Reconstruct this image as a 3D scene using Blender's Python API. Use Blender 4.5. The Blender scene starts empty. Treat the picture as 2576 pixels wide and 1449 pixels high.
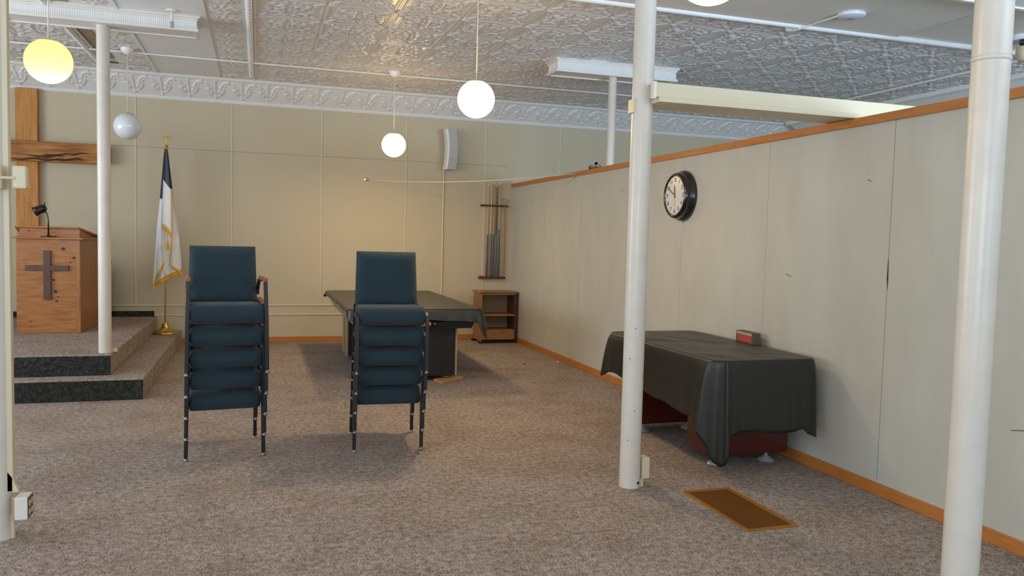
import bpy, bmesh, math, random
import numpy as np
from mathutils import Vector, Matrix
random.seed(4); rng = np.random.RandomState(7)
SC = bpy.context.scene; COL = SC.collection
PI = math.pi

# ------------------------------------------------------------------ camera
YAW, PITCH, ROLL, FPX = 0.310428, 0.0618397, 0.0249147, 1999.9
CAMZ = 1.5618
cy, sy, cp, sp = math.cos(YAW), math.sin(YAW), math.cos(PITCH), math.sin(PITCH)
fw = Vector((sy*cp, cy*cp, -sp)); rt = Vector((cy, -sy, 0)); up = rt.cross(fw)
cr, sr = math.cos(ROLL), math.sin(ROLL)
rt2 = rt*cr + up*sr; up2 = up*cr - rt*sr
cam = bpy.data.cameras.new('camera'); camo = bpy.data.objects.new('camera', cam); COL.objects.link(camo)
M = Matrix.Identity(4)
for i in range(3):
    M[i][0] = rt2[i]; M[i][1] = up2[i]; M[i][2] = -fw[i]
M[0][3], M[1][3], M[2][3] = 0, 0, CAMZ
camo.matrix_world = M
cam.sensor_fit = 'HORIZONTAL'; cam.sensor_width = 36; cam.lens = FPX*36/2576; cam.clip_start = .05; cam.clip_end = 200
SC.camera = camo

# ------------------------------------------------------------------ light of the day, exposure
SC.view_settings.view_transform = 'Standard'; SC.view_settings.look = 'None'
SC.view_settings.gamma = 1; SC.view_settings.use_curve_mapping = False
SC.view_settings.exposure = 0.0
w = bpy.data.worlds.new('sky'); SC.world = w; w.use_nodes = True
w.node_tree.nodes['Background'].inputs[0].default_value = (.62, .78, 1, 1)
w.node_tree.nodes['Background'].inputs[1].default_value = 1.5

def area(name, loc, rot, sx, sz, energy, color):
    l = bpy.data.lights.new(name, 'AREA'); l.shape = 'RECTANGLE'; l.size = sx; l.size_y = sz
    l.energy = energy; l.color = color
    o = bpy.data.objects.new(name, l); COL.objects.link(o); o.location = loc; o.rotation_euler = rot
    return o
# daylight coming in through the side windows on the left and the shop front behind the camera
area('window_daylight', (-5.88, 1.0, 1.95), (PI/2+.4, 0, -PI/2), 4.4, 2.2, 60, (.86, .93, 1))
area('window_daylight', (-5.88, 6.6, 1.95), (PI/2+.5, 0, -PI/2), 4.4, 2.2, 200, (.86, .93, 1))
area('window_daylight', (-2.6, -3.35, 1.85), (PI/2+.9, 0, 0), 4.6, 2.2, 265, (.80, .89, 1))
area('window_daylight', (6.05, -3.35, 1.85), (PI/2+.6, 0, 0), 4.1, 2.2, 820, (.60, .78, 1))
area('window_daylight', (2.75, -3.35, 1.85), (PI/2, 0, 0), 1.9, 2.2, 40, (.55, .75, 1))

CEIL = 3.587; YB = 11.806; XP = 3.748; XR = 8.55; XL = -6.0; YF = -3.5

# ------------------------------------------------------------------ materials
def lin(c):
    return tuple(((v/255)/12.92 if v/255 <= .04045 else ((v/255+.055)/1.055)**2.4) for v in c)
MATS = {}
def mat(name, rgb, rough=.6, metal=0, spec=.5, rgb2=None, scale=20, detail=3, bump=0, bscale=None, stretch=(1,1,1), coat=0, sheen=0, contrast=(.35,.65)):
    if name in MATS: return MATS[name]
    m = bpy.data.materials.new(name); m.use_nodes = True; nt = m.node_tree
    b = nt.nodes['Principled BSDF']; c = lin(rgb)
    b.inputs['Base Color'].default_value = (*c, 1); b.inputs['Roughness'].default_value = rough
    b.inputs['Metallic'].default_value = metal; b.inputs['Specular IOR Level'].default_value = spec
    if coat: b.inputs['Coat Weight'].default_value = coat; b.inputs['Coat Roughness'].default_value = .15
    if sheen: b.inputs['Sheen Weight'].default_value = sheen
    if rgb2 or bump:
        tc = nt.nodes.new('ShaderNodeTexCoord'); mp = nt.nodes.new('ShaderNodeMapping')
        mp.inputs['Scale'].default_value = stretch; nt.links.new(tc.outputs['Object'], mp.inputs[0])
        n = nt.nodes.new('ShaderNodeTexNoise'); n.inputs['Scale'].default_value = scale; n.inputs['Detail'].default_value = detail
        nt.links.new(mp.outputs[0], n.inputs[0])
        if rgb2:
            r = nt.nodes.new('ShaderNodeValToRGB'); r.color_ramp.elements[0].position = contrast[0]; r.color_ramp.elements[1].position = contrast[1]
            r.color_ramp.elements[0].color = (*c, 1); r.color_ramp.elements[1].color = (*lin(rgb2), 1)
            nt.links.new(n.outputs[0], r.inputs[0]); nt.links.new(r.outputs[0], b.inputs['Base Color'])
        if bump:
            n2 = n
            if bscale:
                n2 = nt.nodes.new('ShaderNodeTexNoise'); n2.inputs['Scale'].default_value = bscale; n2.inputs['Detail'].default_value = 2
                nt.links.new(mp.outputs[0], n2.inputs[0])
            bp = nt.nodes.new('ShaderNodeBump'); bp.inputs['Strength'].default_value = bump; bp.inputs['Distance'].default_value = .01
            nt.links.new(n2.outputs[0], bp.inputs['Height']); nt.links.new(bp.outputs[0], b.inputs['Normal'])
    MATS[name] = m; return m

def wood(name, a, b_, stretch, scale=6, rough=.45, coat=.15):
    return mat(name, a, rough, rgb2=b_, scale=scale, detail=6, stretch=stretch, coat=coat, bump=.05, contrast=(.3,.7))

def carpet(name, a, b_, c_, scale=170):
    m = bpy.data.materials.new(name); m.use_nodes = True; nt = m.node_tree; b = nt.nodes['Principled BSDF']
    b.inputs['Roughness'].default_value = .95; b.inputs['Specular IOR Level'].default_value = .1
    tc = nt.nodes.new('ShaderNodeTexCoord')
    n = nt.nodes.new('ShaderNodeTexNoise'); n.inputs['Scale'].default_value = scale; n.inputs['Detail'].default_value = 5
    n.inputs['Roughness'].default_value = .75; n.inputs['Distortion'].default_value = .6
    nm = nt.nodes.new('ShaderNodeTexNoise'); nm.inputs['Scale'].default_value = scale*.22; nm.inputs['Detail'].default_value = 3
    n3 = nt.nodes.new('ShaderNodeTexNoise'); n3.inputs['Scale'].default_value = 2.3; n3.inputs['Detail'].default_value = 5; n3.inputs['Roughness'].default_value = .6
    for q in (n, nm, n3): nt.links.new(tc.outputs['Object'], q.inputs[0])
    ad = nt.nodes.new('ShaderNodeMath'); ad.operation = 'MULTIPLY_ADD'; ad.inputs[1].default_value = .78
    mu = nt.nodes.new('ShaderNodeMath'); mu.operation = 'MULTIPLY'; mu.inputs[1].default_value = .22
    nt.links.new(nm.outputs[0], mu.inputs[0]); nt.links.new(n.outputs[0], ad.inputs[0]); nt.links.new(mu.outputs[0], ad.inputs[2])
    r = nt.nodes.new('ShaderNodeValToRGB'); e = r.color_ramp.elements
    e[0].position = .40; e[0].color = (*lin(a), 1); e[1].position = .62; e[1].color = (*lin(c_), 1)
    k = e.new(.5); k.color = (*lin(b_), 1)
    nt.links.new(ad.outputs[0], r.inputs[0])
    # worn and stained patches
    r2 = nt.nodes.new('ShaderNodeValToRGB'); r2.color_ramp.elements[0].position = .36; r2.color_ramp.elements[0].color = (.62, .53, .42, 1)
    r2.color_ramp.elements[1].position = .56; r2.color_ramp.elements[1].color = (1, 1, 1, 1)
    nt.links.new(n3.outputs[0], r2.inputs[0])
    mx = nt.nodes.new('ShaderNodeMix'); mx.data_type = 'RGBA'; mx.blend_type = 'MULTIPLY'; mx.inputs[0].default_value = .4
    nt.links.new(r.outputs[0], mx.inputs[6]); nt.links.new(r2.outputs[0], mx.inputs[7]); nt.links.new(mx.outputs[2], b.inputs['Base Color'])
    bp = nt.nodes.new('ShaderNodeBump'); bp.inputs['Strength'].default_value = .25; bp.inputs['Distance'].default_value = .004
    nt.links.new(ad.outputs[0], bp.inputs['Height']); nt.links.new(bp.outputs[0], b.inputs['Normal'])
    return m

def beadboard(name, rgb, axis='X', period=.04, rough=.5):
    m = bpy.data.materials.new(name); m.use_nodes = True; nt = m.node_tree; b = nt.nodes['Principled BSDF']
    b.inputs['Base Color'].default_value = (*lin(rgb), 1); b.inputs['Roughness'].default_value = rough
    tc = nt.nodes.new('ShaderNodeTexCoord'); s = nt.nodes.new('ShaderNodeSeparateXYZ'); nt.links.new(tc.outputs['Object'], s.inputs[0])
    mo = nt.nodes.new('ShaderNodeMath'); mo.operation = 'PINGPONG'; mo.inputs[1].default_value = period/2
    nt.links.new(s.outputs[axis], mo.inputs[0])
    r = nt.nodes.new('ShaderNodeMapRange'); r.inputs['From Min'].default_value = 0; r.inputs['From Max'].default_value = period*.16
    nt.links.new(mo.outputs[0], r.inputs['Value'])
    bp = nt.nodes.new('ShaderNodeBump'); bp.inputs['Strength'].default_value = .9; bp.inputs['Distance'].default_value = .004
    nt.links.new(r.outputs[0], bp.inputs['Height']); nt.links.new(bp.outputs[0], b.inputs['Normal'])
    return m

def emit(name, rgb, strength, translucent=0):
    m = bpy.data.materials.new(name); m.use_nodes = True; nt = m.node_tree; nt.nodes.clear()
    o = nt.nodes.new('ShaderNodeOutputMaterial'); e = nt.nodes.new('ShaderNodeEmission')
    e.inputs[0].default_value = (*rgb, 1); e.inputs[1].default_value = strength
    nt.links.new(e.outputs[0], o.inputs[0]); return m

# ------------------------------------------------------------------ mesh building
class MB:
    def __init__(s): s.bm = bmesh.new()
    def box(s, x0, y0, z0, x1, y1, z1):
        v = [s.bm.verts.new(p) for p in ((x0,y0,z0),(x1,y0,z0),(x1,y1,z0),(x0,y1,z0),(x0,y0,z1),(x1,y0,z1),(x1,y1,z1),(x0,y1,z1))]
        for f in ((0,3,2,1),(4,5,6,7),(0,1,5,4),(1,2,6,5),(2,3,7,6),(3,0,4,7)): s.bm.faces.new([v[i] for i in f])
        return s
    def ring(s, x0, y0, x1, y1, w_, z0, z1):
        o = [(x0,y0),(x1,y0),(x1,y1),(x0,y1)]; i = [(x0+w_,y0+w_),(x1-w_,y0+w_),(x1-w_,y1-w_),(x0+w_,y1-w_)]
        V = {(a, z): [s.bm.verts.new((p[0], p[1], z)) for p in q] for a, q in (('o', o), ('i', i)) for z in (z0, z1)}
        for k in range(4):
            n = (k+1) % 4
            for a, b in ((('o', z0), ('o', z1)), (('i', z1), ('i', z0)), (('o', z1), ('i', z1)), (('i', z0), ('o', z0))):
                s.bm.faces.new((V[a][k], V[a][n], V[b][n], V[b][k]))
        return s
    def hexa(s, pts):
        v = [s.bm.verts.new(p) for p in pts]
        for f in ((0,3,2,1),(4,5,6,7),(0,1,5,4),(1,2,6,5),(2,3,7,6),(3,0,4,7)): s.bm.faces.new([v[i] for i in f])
        return s
    def tube(s, pts, r, n=10, cap=True, square=False):
        pts = [Vector(p) for p in pts]; rings = []; rr = r if isinstance(r, (list, tuple)) else [r]*len(pts)
        prev = None
        for i, p in enumerate(pts):
            t = (pts[min(i+1, len(pts)-1)] - pts[max(i-1, 0)]).normalized()
            if prev is None:
                a = Vector((0,0,1)) if abs(t.z) < .9 else Vector((1,0,0))
                u = t.cross(a).normalized()
            else:
                u = (prev - t*prev.dot(t)).normalized()
            prev = u; v = t.cross(u)
            if square:
                k = rr[i]; co = [u*k+v*k, -u*k+v*k, -u*k-v*k, u*k-v*k]
            else: co = [(u*math.cos(2*PI*j/n)+v*math.sin(2*PI*j/n))*rr[i] for j in range(n)]
            rings.append([s.bm.verts.new(p+c) for c in co])
        m = len(rings[0])
        for i in range(len(rings)-1):
            for j in range(m):
                s.bm.faces.new((rings[i][j], rings[i][(j+1)%m], rings[i+1][(j+1)%m], rings[i+1][j]))
        if cap:
            s.bm.faces.new(rings[0][::-1]); s.bm.faces.new(rings[-1])
        return s
    def lathe(s, prof, c=(0,0,0), n=28, axis='z'):
        rings = []
        for (r, h) in prof:
            ring = []
            for j in range(n):
                a = 2*PI*j/n; x, y = r*math.cos(a), r*math.sin(a)
                p = (x, y, h) if axis == 'z' else ((-h, x, y) if axis == 'x' else (x, h, y))
                ring.append(s.bm.verts.new((p[0]+c[0], p[1]+c[1], p[2]+c[2])))
            rings.append(ring)
        for i in range(len(rings)-1):
            for j in range(n): s.bm.faces.new((rings[i][j], rings[i][(j+1)%n], rings[i+1][(j+1)%n], rings[i+1][j]))
        if prof[0][0] > 1e-6: s.bm.faces.new(rings[0][::-1])
        if prof[-1][0] > 1e-6: s.bm.faces.new(rings[-1])
        return s
    def sphere(s, c, r, sx=1, sy=1, sz=1, n=24):
        prof = [(r*math.sin(PI*i/n)+1e-7, -r*sz*math.cos(PI*i/n)) for i in range(n+1)]
        return s.lathe(prof, c, n)
    def prism(s, poly, d, axis='y', at=0):
        """poly: 2-D points, extruded from at to at+d along axis (x: poly=(y,z), y: poly=(x,z), z: poly=(x,y))"""
        def P(q, h): return {'x': (h, q[0], q[1]), 'y': (q[0], h, q[1]), 'z': (q[0], q[1], h)}[axis]
        a = [s.bm.verts.new(P(q, at)) for q in poly]; b = [s.bm.verts.new(P(q, at+d)) for q in poly]
        s.bm.faces.new(a); s.bm.faces.new(b[::-1]); n = len(poly)
        for i in range(n): s.bm.faces.new((a[i], b[i], b[(i+1)%n], a[(i+1)%n]))
        return s
    def xf(s, m): bmesh.ops.transform(s.bm, matrix=m, verts=s.bm.verts); return s
    def build(s, name, material, parent=None, off=None, bevel=0, smooth=False, subd=0, solid=0, weld=False):
        bm = s.bm
        if weld: bmesh.ops.remove_doubles(bm, verts=bm.verts, dist=1e-5)
        bmesh.ops.recalc_face_normals(bm, faces=bm.faces)
        if off is not None: bmesh.ops.translate(bm, vec=-Vector(off), verts=bm.verts)
        me = bpy.data.meshes.new(name); bm.to_mesh(me); bm.free()
        return finish(name, me, material, parent, bevel, smooth, subd, solid)

def finish(name, me, material, parent=None, bevel=0, smooth=False, subd=0, solid=0):
    o = bpy.data.objects.new(name, me); COL.objects.link(o); me.materials.append(material)
    if parent is not None: o.parent = parent
    if smooth:
        for p in me.polygons: p.use_smooth = True
        if smooth == 'auto':
            me.set_sharp_from_angle(angle=math.radians(40))
    if solid: md = o.modifiers.new('t', 'SOLIDIFY'); md.thickness = solid; md.offset = 0
    if bevel: md = o.modifiers.new('b', 'BEVEL'); md.width = bevel; md.segments = 2; md.limit_method = 'ANGLE'; md.angle_limit = math.radians(40)
    if subd: md = o.modifiers.new('s', 'SUBSURF'); md.levels = subd; md.render_levels = subd
    return o

def npgrid(name, X, Y, Z, material, parent=None, smooth=True, off=(0,0,0)):
    h, w_ = X.shape; co = np.stack([X-off[0], Y-off[1], Z-off[2]], -1).reshape(-1, 3).astype(np.float32)
    idx = np.arange(h*w_).reshape(h, w_)
    f = np.stack([idx[:-1,:-1], idx[:-1,1:], idx[1:,1:], idx[1:,:-1]], -1).reshape(-1, 4)
    me = bpy.data.meshes.new(name); me.vertices.add(len(co)); me.vertices.foreach_set('co', co.ravel())
    me.loops.add(f.size); me.loops.foreach_set('vertex_index', f.ravel().astype(np.int32))
    me.polygons.add(len(f)); me.polygons.foreach_set('loop_start', np.arange(0, f.size, 4, dtype=np.int32))
    me.update(calc_edges=True); me.validate()
    return finish(name, me, material, parent, smooth=smooth)

def tag(o, label, cat, group=None):
    o['label'] = label; o['category'] = cat
    if group: o['group'] = group
    return o
def thing(name, label, cat, loc=(0,0,0), rz=0, group=None):
    o = bpy.data.objects.new(name, None); COL.objects.link(o); o.location = loc; o.rotation_euler = (0,0,rz)
    o.empty_display_size = .1
    return tag(o, label, cat, group)
def struct(o): o['kind'] = 'structure'; return o
def dup(root, loc, rz, label, group=None):
    r = root.copy(); COL.objects.link(r); r.location = loc; r.rotation_euler = (0,0,rz); r['label'] = label
    if group: r['group'] = group
    def rec(a, b):
        for ch in list(a.children):
            if ch.name in seen: continue
            c = ch.copy(); COL.objects.link(c); c.parent = b; seen.add(c.name); rec(ch, c)
    seen = set(); rec(root, r)
    return r

# ------------------------------------------------------------------ palette
m_wall = mat('cream_vinyl_wall', (190, 178, 150), .6, rgb2=(197, 185, 157), scale=260, detail=2, bump=.12, bscale=420)
m_part = mat('pale_vinyl_partition', (184, 182, 171), .5, rgb2=(190, 188, 177), scale=5, detail=5, stretch=(1,1,.35), bump=.06, bscale=420)
m_white = mat('white_paint', (222, 218, 210), .35, bump=.03, scale=30)
m_colw = mat('cream_gloss_paint', (208, 201, 190), .3, rgb2=(214, 207, 196), scale=9, detail=5, bump=.04, bscale=60)
m_tin = mat('painted_tin', (228, 227, 226), .27, spec=.5)
m_tinw = mat('white_painted_tin', (240, 240, 238), .4)
m_flat = mat('smooth_ceiling_patch', (238, 240, 242), .45, bump=.05, scale=60)
m_bead = beadboard('beadboard_ceiling', (238, 233, 224), 'X', .03)
m_capx = beadboard('beadboard_white', (234, 234, 232), 'X', .018)
m_carp = carpet('heather_carpet', (84, 72, 68), (149, 136, 128), (198, 186, 178), 120)
m_dcarp = carpet('charcoal_carpet', (28, 30, 28), (46, 48, 46), (84, 86, 82), 110)
m_oakx = wood('orange_oak_x', (172, 104, 42), (190, 122, 56), (1, 12, 12))
m_oaky = wood('orange_oak_y', (172, 104, 42), (190, 122, 56), (12, 1, 12))
m_beamw = wood('rough_pine', (172, 112, 52), (204, 146, 78), (12, 12, 1), 3, .7, 0)
m_beamh = wood('rough_pine_h', (118, 70, 28), (190, 130, 64), (1, 12, 9), 3, .7, 0)
m_chairf = mat('teal_fabric', (35, 50, 57), .9, rgb2=(47, 65, 74), scale=420, detail=2, bump=.25, sheen=.1, spec=.2)
m_blackm = mat('black_metal', (20, 20, 20), .38)
m_steel = mat('steel', (190, 190, 190), .25, metal=1)
m_chrome = mat('chrome', (215, 215, 218), .22, metal=.55)
m_armw = wood('arm_wood', (132, 76, 46), (150, 90, 56), (4, 1, 4))
m_black = mat('black_plastic', (14, 14, 15), .15, coat=.6)
m_cover = mat('black_vinyl_cover', (34, 35, 30), .40, spec=.5, bump=.35, scale=7, detail=5)
m_pine = wood('knotty_pine', (138, 80, 26), (174, 112, 44), (1.2, 10, 9), 4)
m_pinev = wood('knotty_pine_v', (136, 84, 38), (164, 110, 54), (9, 9, 1.2), 4)
m_dwood = wood('dark_wood', (74, 40, 26), (92, 52, 34), (6, 6, 2))
m_brass = mat('brass', (206, 168, 80), .25, metal=1)
m_gold = mat('gold_fringe', (226, 166, 44), .6, bump=.3, scale=200)
m_navy = mat('navy_satin', (24, 24, 48), .5, sheen=.3)
m_flagw = mat('white_satin', (226, 226, 226), .5, sheen=.2)
m_cord = mat('beige_cable', (222, 216, 198), .5)
m_lwood = wood('bookcase_oak', (136, 92, 54), (166, 118, 74), (2, 8, 8))
m_ivory = mat('ivory_plastic', (206, 194, 160), .4)
m_cream = mat('cream_paint', (210, 198, 168), .4)

# ------------------------------------------------------------------ setting: floor, walls
f = MB().box(XL, YF, -.1, XR, YB+.1, 0).build('floor', m_carp); struct(f)
wb = MB().box(XL-.1, YB, 0, XR+.1, YB+.12, CEIL+.1).build('wall_back', m_wall); struct(wb)
b = MB().box(XL-.12, YF, 0, XL, YB, .8).box(XL-.12, YF, 3.08, XL, YB, CEIL+.1)
for y0, y1 in ((YF, -1.25), (3.25, 4.35), (8.85, YB)): b.box(XL-.12, y0, .8, XL, y1, 3.08)
wl = b.build('wall_left', m_wall); struct(wl)
for i, (y0, y1) in enumerate(((-1.25, 3.25), (4.35, 8.85))):
    b = MB()
    for q in (y0, y1-.06, (y0+y1)/2-.03): b.box(XL-.10, q, .8, XL-.02, q+.06, 3.08)
    b.box(XL-.10, y0, .8, XL-.02, y1, .86).box(XL-.10, y0, 3.02, XL-.02, y1, 3.08)
    struct(b.build('window_%d' % (i+3), m_white))
wo = MB().box(XR, YF, 0, XR+.12, YB, CEIL+.1).build('wall_outer', m_part); struct(wo)
b = MB()
b.box(XL, YF-.12, 0, XR, YF, .62).box(XL, YF-.12, 3.08, XR, YF, CEIL+.1)
for x0, x1 in ((XL, -4.95), (-.25, 1.65), (8.15, XR)): b.box(x0, YF-.12, .62, x1, YF, 3.08)
struct(b.build('wall_front', m_wall))
for i, (x0, x1) in enumerate(((-4.95, -.25), (1.65, 8.15))):
    b = MB()
    for q in (x0, x1-.06, (x0+x1)/2-.03): b.box(q, YF-.09, .62, q+.06, YF-.01, 3.08)
    b.box(x0, YF-.09, .62, x1, YF-.01, .68).box(x0, YF-.09, 3.02, x1, YF-.01, 3.08)
    struct(b.build('window_%d' % (i+1), m_white))
# partition on the right
PT = .045
b = MB().box(XP, YF, 0, XP+PT, YB, 2.37); wr = struct(b.build('wall_right', m_part))
for y in (4.01, 5.275, 6.57, 7.70, 9.0, 10.3):
    MB().box(XP-.0015, y-.002, .09, XP+.001, y+.002, 2.35).build('panel_joint', mat('joint_shade', (150, 144, 128), .7) if y < 4.1 else mat('joint_shade3', (176, 170, 154), .7), wr)
cr_ = MB().prism([(4.006, 1.30), (4.016, 1.37), (4.012, 1.50), (4.009, 1.50), (4.004, 1.37)], .002, 'x', XP-.002)
cr_.build('vinyl_tear', mat('dark_tear', (60, 62, 50), .8), wr)
for (y0, z0, y1, z1) in ((5.02, 1.352, 4.95, 1.335), (4.22, 2.0, 4.19, 1.985), (3.1, .63, 2.95, .66), (7.88, 2.12, 7.84, 2.105)):
    MB().tube([(XP-.001, y0, z0), (XP-.001, y1, z1)], .002, 5).build('scuff_mark', mat('dark_tear', (60, 62, 50), .8), wr)
struct(MB().box(XP-.016, YF, 2.352, XP+PT+.02, 5.733, 2.408).box(XP-.016, 5.739, 2.352, XP+PT+.02, 9.62, 2.408).box(XP-.016, 9.626, 2.352, XP+PT+.02, YB, 2.408).build('trim_1', m_oaky, bevel=.004))
struct(MB().box(XP-.014, YF, 0, XP, YB, .078).build('baseboard_right', m_oaky, bevel=.004))
struct(MB().box(-1.02, YB-.014, 0, XP-.014, YB, .078).build('baseboard_back', m_oakx, bevel=.004))
# battens and chair rails on the back wall
bt = MB()
for x in (-1.571, -.352, .867, 2.087, 3.306, 4.525, 5.745, 6.96):
    bt.box(x-.014, YB-.007, .545 if x < 3.5 else .1, x+.014, YB, 3.34)
struct(bt.build('trim_2', mat('batten_cream', (202, 191, 163), .55), bevel=.002))
struct(MB().box(-1.95, YB-.014, .523, 1.75, YB, .545).box(-1.33, YB-.014, .388, 1.75, YB, .408).build('trim_3', m_cream, bevel=.004))
MB().box(-2.0, YB-.002, 2.672, 3.7, YB+.01, 2.6755).build('panel_seam', mat('joint_shade2', (120, 112, 92), .8), wb)
MB().lathe([(.03, 0), (.03, .012), (.012, .02)], (5.15, YB-.0, 2.79), 12, 'y').build('wall_stub', m_blackm, wb)

# ------------------------------------------------------------------ pressed-tin relief
def seg_field(U, V, curves, h=1.0):
    out = np.zeros_like(U)
    for pts, w_, amp in curves:
        d2 = np.full(U.shape, 1e9)
        for (ax, ay), (bx, by) in zip(pts[:-1], pts[1:]):
            dx, dy = bx-ax, by-ay; L = dx*dx+dy*dy+1e-12
            t = np.clip(((U-ax)*dx+(V-ay)*dy)/L, 0, 1)
            d2 = np.minimum(d2, (U-ax-t*dx)**2+(V-ay-t*dy)**2)
        out = np.maximum(out, amp*np.exp(-d2/(w_*w_)))
    return out
def spiral(cx, cy_, r0, r1, a0, a1, n=16):
    return [(cx+(r0+(r1-r0)*i/n)*math.cos(a0+(a1-a0)*i/n), cy_+(r0+(r1-r0)*i/n)*math.sin(a0+(a1-a0)*i/n)) for i in range(n+1)]
def tile_relief(N, dense=False):
    u = np.linspace(0, 1, N+1); U, V = np.meshgrid(u, u)
    cv = []
    for q in (0, 1):
        for s in (0, 1):
            fx = (lambda a: 1-a) if q else (lambda a: a); fy = (lambda a: 1-a) if s else (lambda a: a)
            g = lambda P: [(fx(a), fy(c)) for a, c in P]
            cv += [(g(spiral(.28, .27, .12, .015, 0, 4.2)), .020, 1), (g(spiral(.17, .42, .075, .01, -1.5, 2.8)), .017, .8),
                   (g(spiral(.42, .15, .075, .01, 2.9, -1.2)), .017, .8),
                   (g([(.40, .27), (.43, .36), (.40, .45), (.33, .48), (.30, .43)]), .02, .9),
                   (g([(.06, .06), (.12, .10), (.16, .17)]), .03, .9), (g([(.10, .22), (.14, .30)]), .02, .6), (g([(.22, .10), (.31, .12)]), .02, .6)]
    cv += [(spiral(.5, .5, .085, .085, 0, 2*PI, 20), .014, .8), ([(.5, .5), (.501, .5)], .035, 1)]
    for k in range(8):
        a = k*PI/4; cv.append(([(.5+.10*math.cos(a), .5+.10*math.sin(a)), (.5+.15*math.cos(a), .5+.15*math.sin(a))], .018, .75))
    H = seg_field(U, V, cv)
    e = np.minimum(np.minimum(U, 1-U), np.minimum(V, 1-V))
    H = np.maximum(H, .55*np.exp(-((e-.035)/.012)**2))
    eu = np.minimum(U, 1-U)
    H = np.maximum(H, .7*np.exp(-((eu-.0)/.016)**2)*(np.abs(V-.5) < .42))
    H = H-.5*np.exp(-(e/.007)**2)
    if dense:
        H = np.maximum(H, .6*np.maximum(0, np.sin(U*31)*np.sin(V*29)-.5)*2)
    return H
def lay(rel, nx, ny):
    N = rel.shape[0]-1
    H = np.tile(rel[:-1, :-1], (ny, nx)); H = np.pad(H, ((0, 1), (0, 1)), 'wrap'); return H
ceil = MB().box(XL, YF, CEIL+.02, XR, YB, CEIL+.1).build('ceiling', m_flat); struct(ceil)
S = .6096; X0 = 3.0141-5*S; Y0 = 6.694-1*S+.02
N = 52
rel = tile_relief(N)
nx, ny = 14, 8
H = lay(rel, nx, ny); H = H[:, :]
xs = X0+np.arange(nx*N+1)*S/N; ys = 6.694-S+np.arange(ny*N+1)*S/N
XX, YY = np.meshgrid(xs, ys); keep = ys > 6.26
sag = .006*np.sin(XX*1.7+YY)*np.sin(YY*1.3)
npgrid('tin_panelling', XX[keep], YY[keep], (CEIL-.017*H+sag)[keep], m_tin, ceil)
# narrower filler panels left of the main field and by the far cornice
rel2 = tile_relief(N, True)
xs2 = -.034+np.arange(N+1)*S/N; H2 = lay(rel2, 1, ny); XX2, YY2 = np.meshgrid(xs2, ys)
fade = np.clip((XX2+.034-.12)/.25, .08, 1)
npgrid('filler_panelling', XX2[keep], YY2[keep], (CEIL-.014*H2*fade)[keep], m_tin, ceil)
xs3 = -1.85-7*.593+np.arange(7*N+1)*.593/N; H3 = lay(rel, 7, ny); XX3, YY3 = np.meshgrid(xs3, ys)
k3 = YY3[:, 0] > 6.26
npgrid('left_panelling', XX3[k3], YY3[k3], (CEIL-.016*H3)[k3], m_tin, ceil)
# rosette strips
def rosette(N):
    u = np.linspace(0, 1, N+1); U, V = np.meshgrid(u, u); cv = []
    cv.append((spiral(.5, .5, .16, .16, 0, 2*PI, 20), .035, .8)); cv.append(([(.5, .5), (.501, .5)], .07, 1))
    for k in range(10):
        a = k*PI/5; cv.append(([(.5+.24*math.cos(a), .5+.24*math.sin(a)), (.5+.36*math.cos(a+.25), .5+.36*math.sin(a+.25))], .035, .8))
    cv.append(([(.5, .04), (.5, .96)], .014, .4))
    Hh = seg_field(U, V, cv); return Hh-.5*np.exp(-(np.minimum(V, 1-V)/.012)**2)
ro = rosette(34)
def strip(x0, x1, y0, y1, n):
    H_ = lay(ro, 1, n); xx = np.linspace(x0, x1, 35); yy = np.linspace(y0, y1, n*34+1); A, B = np.meshgrid(xx, yy)
    npgrid('rosette_border', A, B, CEIL-.016*H_, m_tin, ceil)
strip(-.47, -.12, 6.26, 10.93, 13); strip(-1.63, -1.235, 6.26, 10.93, 12)
MB().box(-1.235, 6.26, CEIL-.012, -.47, 11.22, CEIL+.02).build('flat_panel', m_flat, ceil)
MB().box(-1.25, 6.26, CEIL-.022, -1.225, 11.22, CEIL).build('panel_edge', m_tinw, ceil)
MB().box(-1.79, 6.26, CEIL-.006, -1.63, 10.6, CEIL+.01).build('flat_panel', mat('tan_patch', (158, 142, 116), .6), ceil)
# rope moulding rails
def rail(x, y0, y1):
    n = int((y1-y0)/.012); m_ = 12
    yy = np.linspace(y0, y1, n+1); aa = np.linspace(0, PI, m_+1); A, B = np.meshgrid(aa, yy)
    R = .034*(1+.07*np.sign(np.sin(B*2*PI/.11))*(np.abs(np.sin(A)) > .55))
    npgrid('rope_moulding', x-R*np.cos(A), B, CEIL-R*np.sin(A)*1.3, m_tinw, ceil)
rail(-.085, 6.26, 11.0); rail(-1.83, 6.26, 10.9)
MB().box(-.05, 6.26, CEIL-.02, -.02, 10.95, CEIL).build('panel_edge', m_tin, ceil)
MB().box(-1.79, 6.26, CEIL-.02, -1.765, 10.6, CEIL).build('panel_edge', m_tin, ceil)
# beadboard ceiling on the near side
MB().box(XL, YF, CEIL-.02, 5.785, 6.25, CEIL+.02).build('beadboard_panel', m_bead, ceil)
MB().box(5.79, YF, CEIL-.005, XR, 6.25, CEIL+.02).build('beadboard_panel', m_bead, ceil)
struct(MB().tube([(XL, 6.262, CEIL-.02), (XR, 6.262, CEIL-.02)], .028, 12).build('trim_4', m_tinw, smooth=True))
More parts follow.
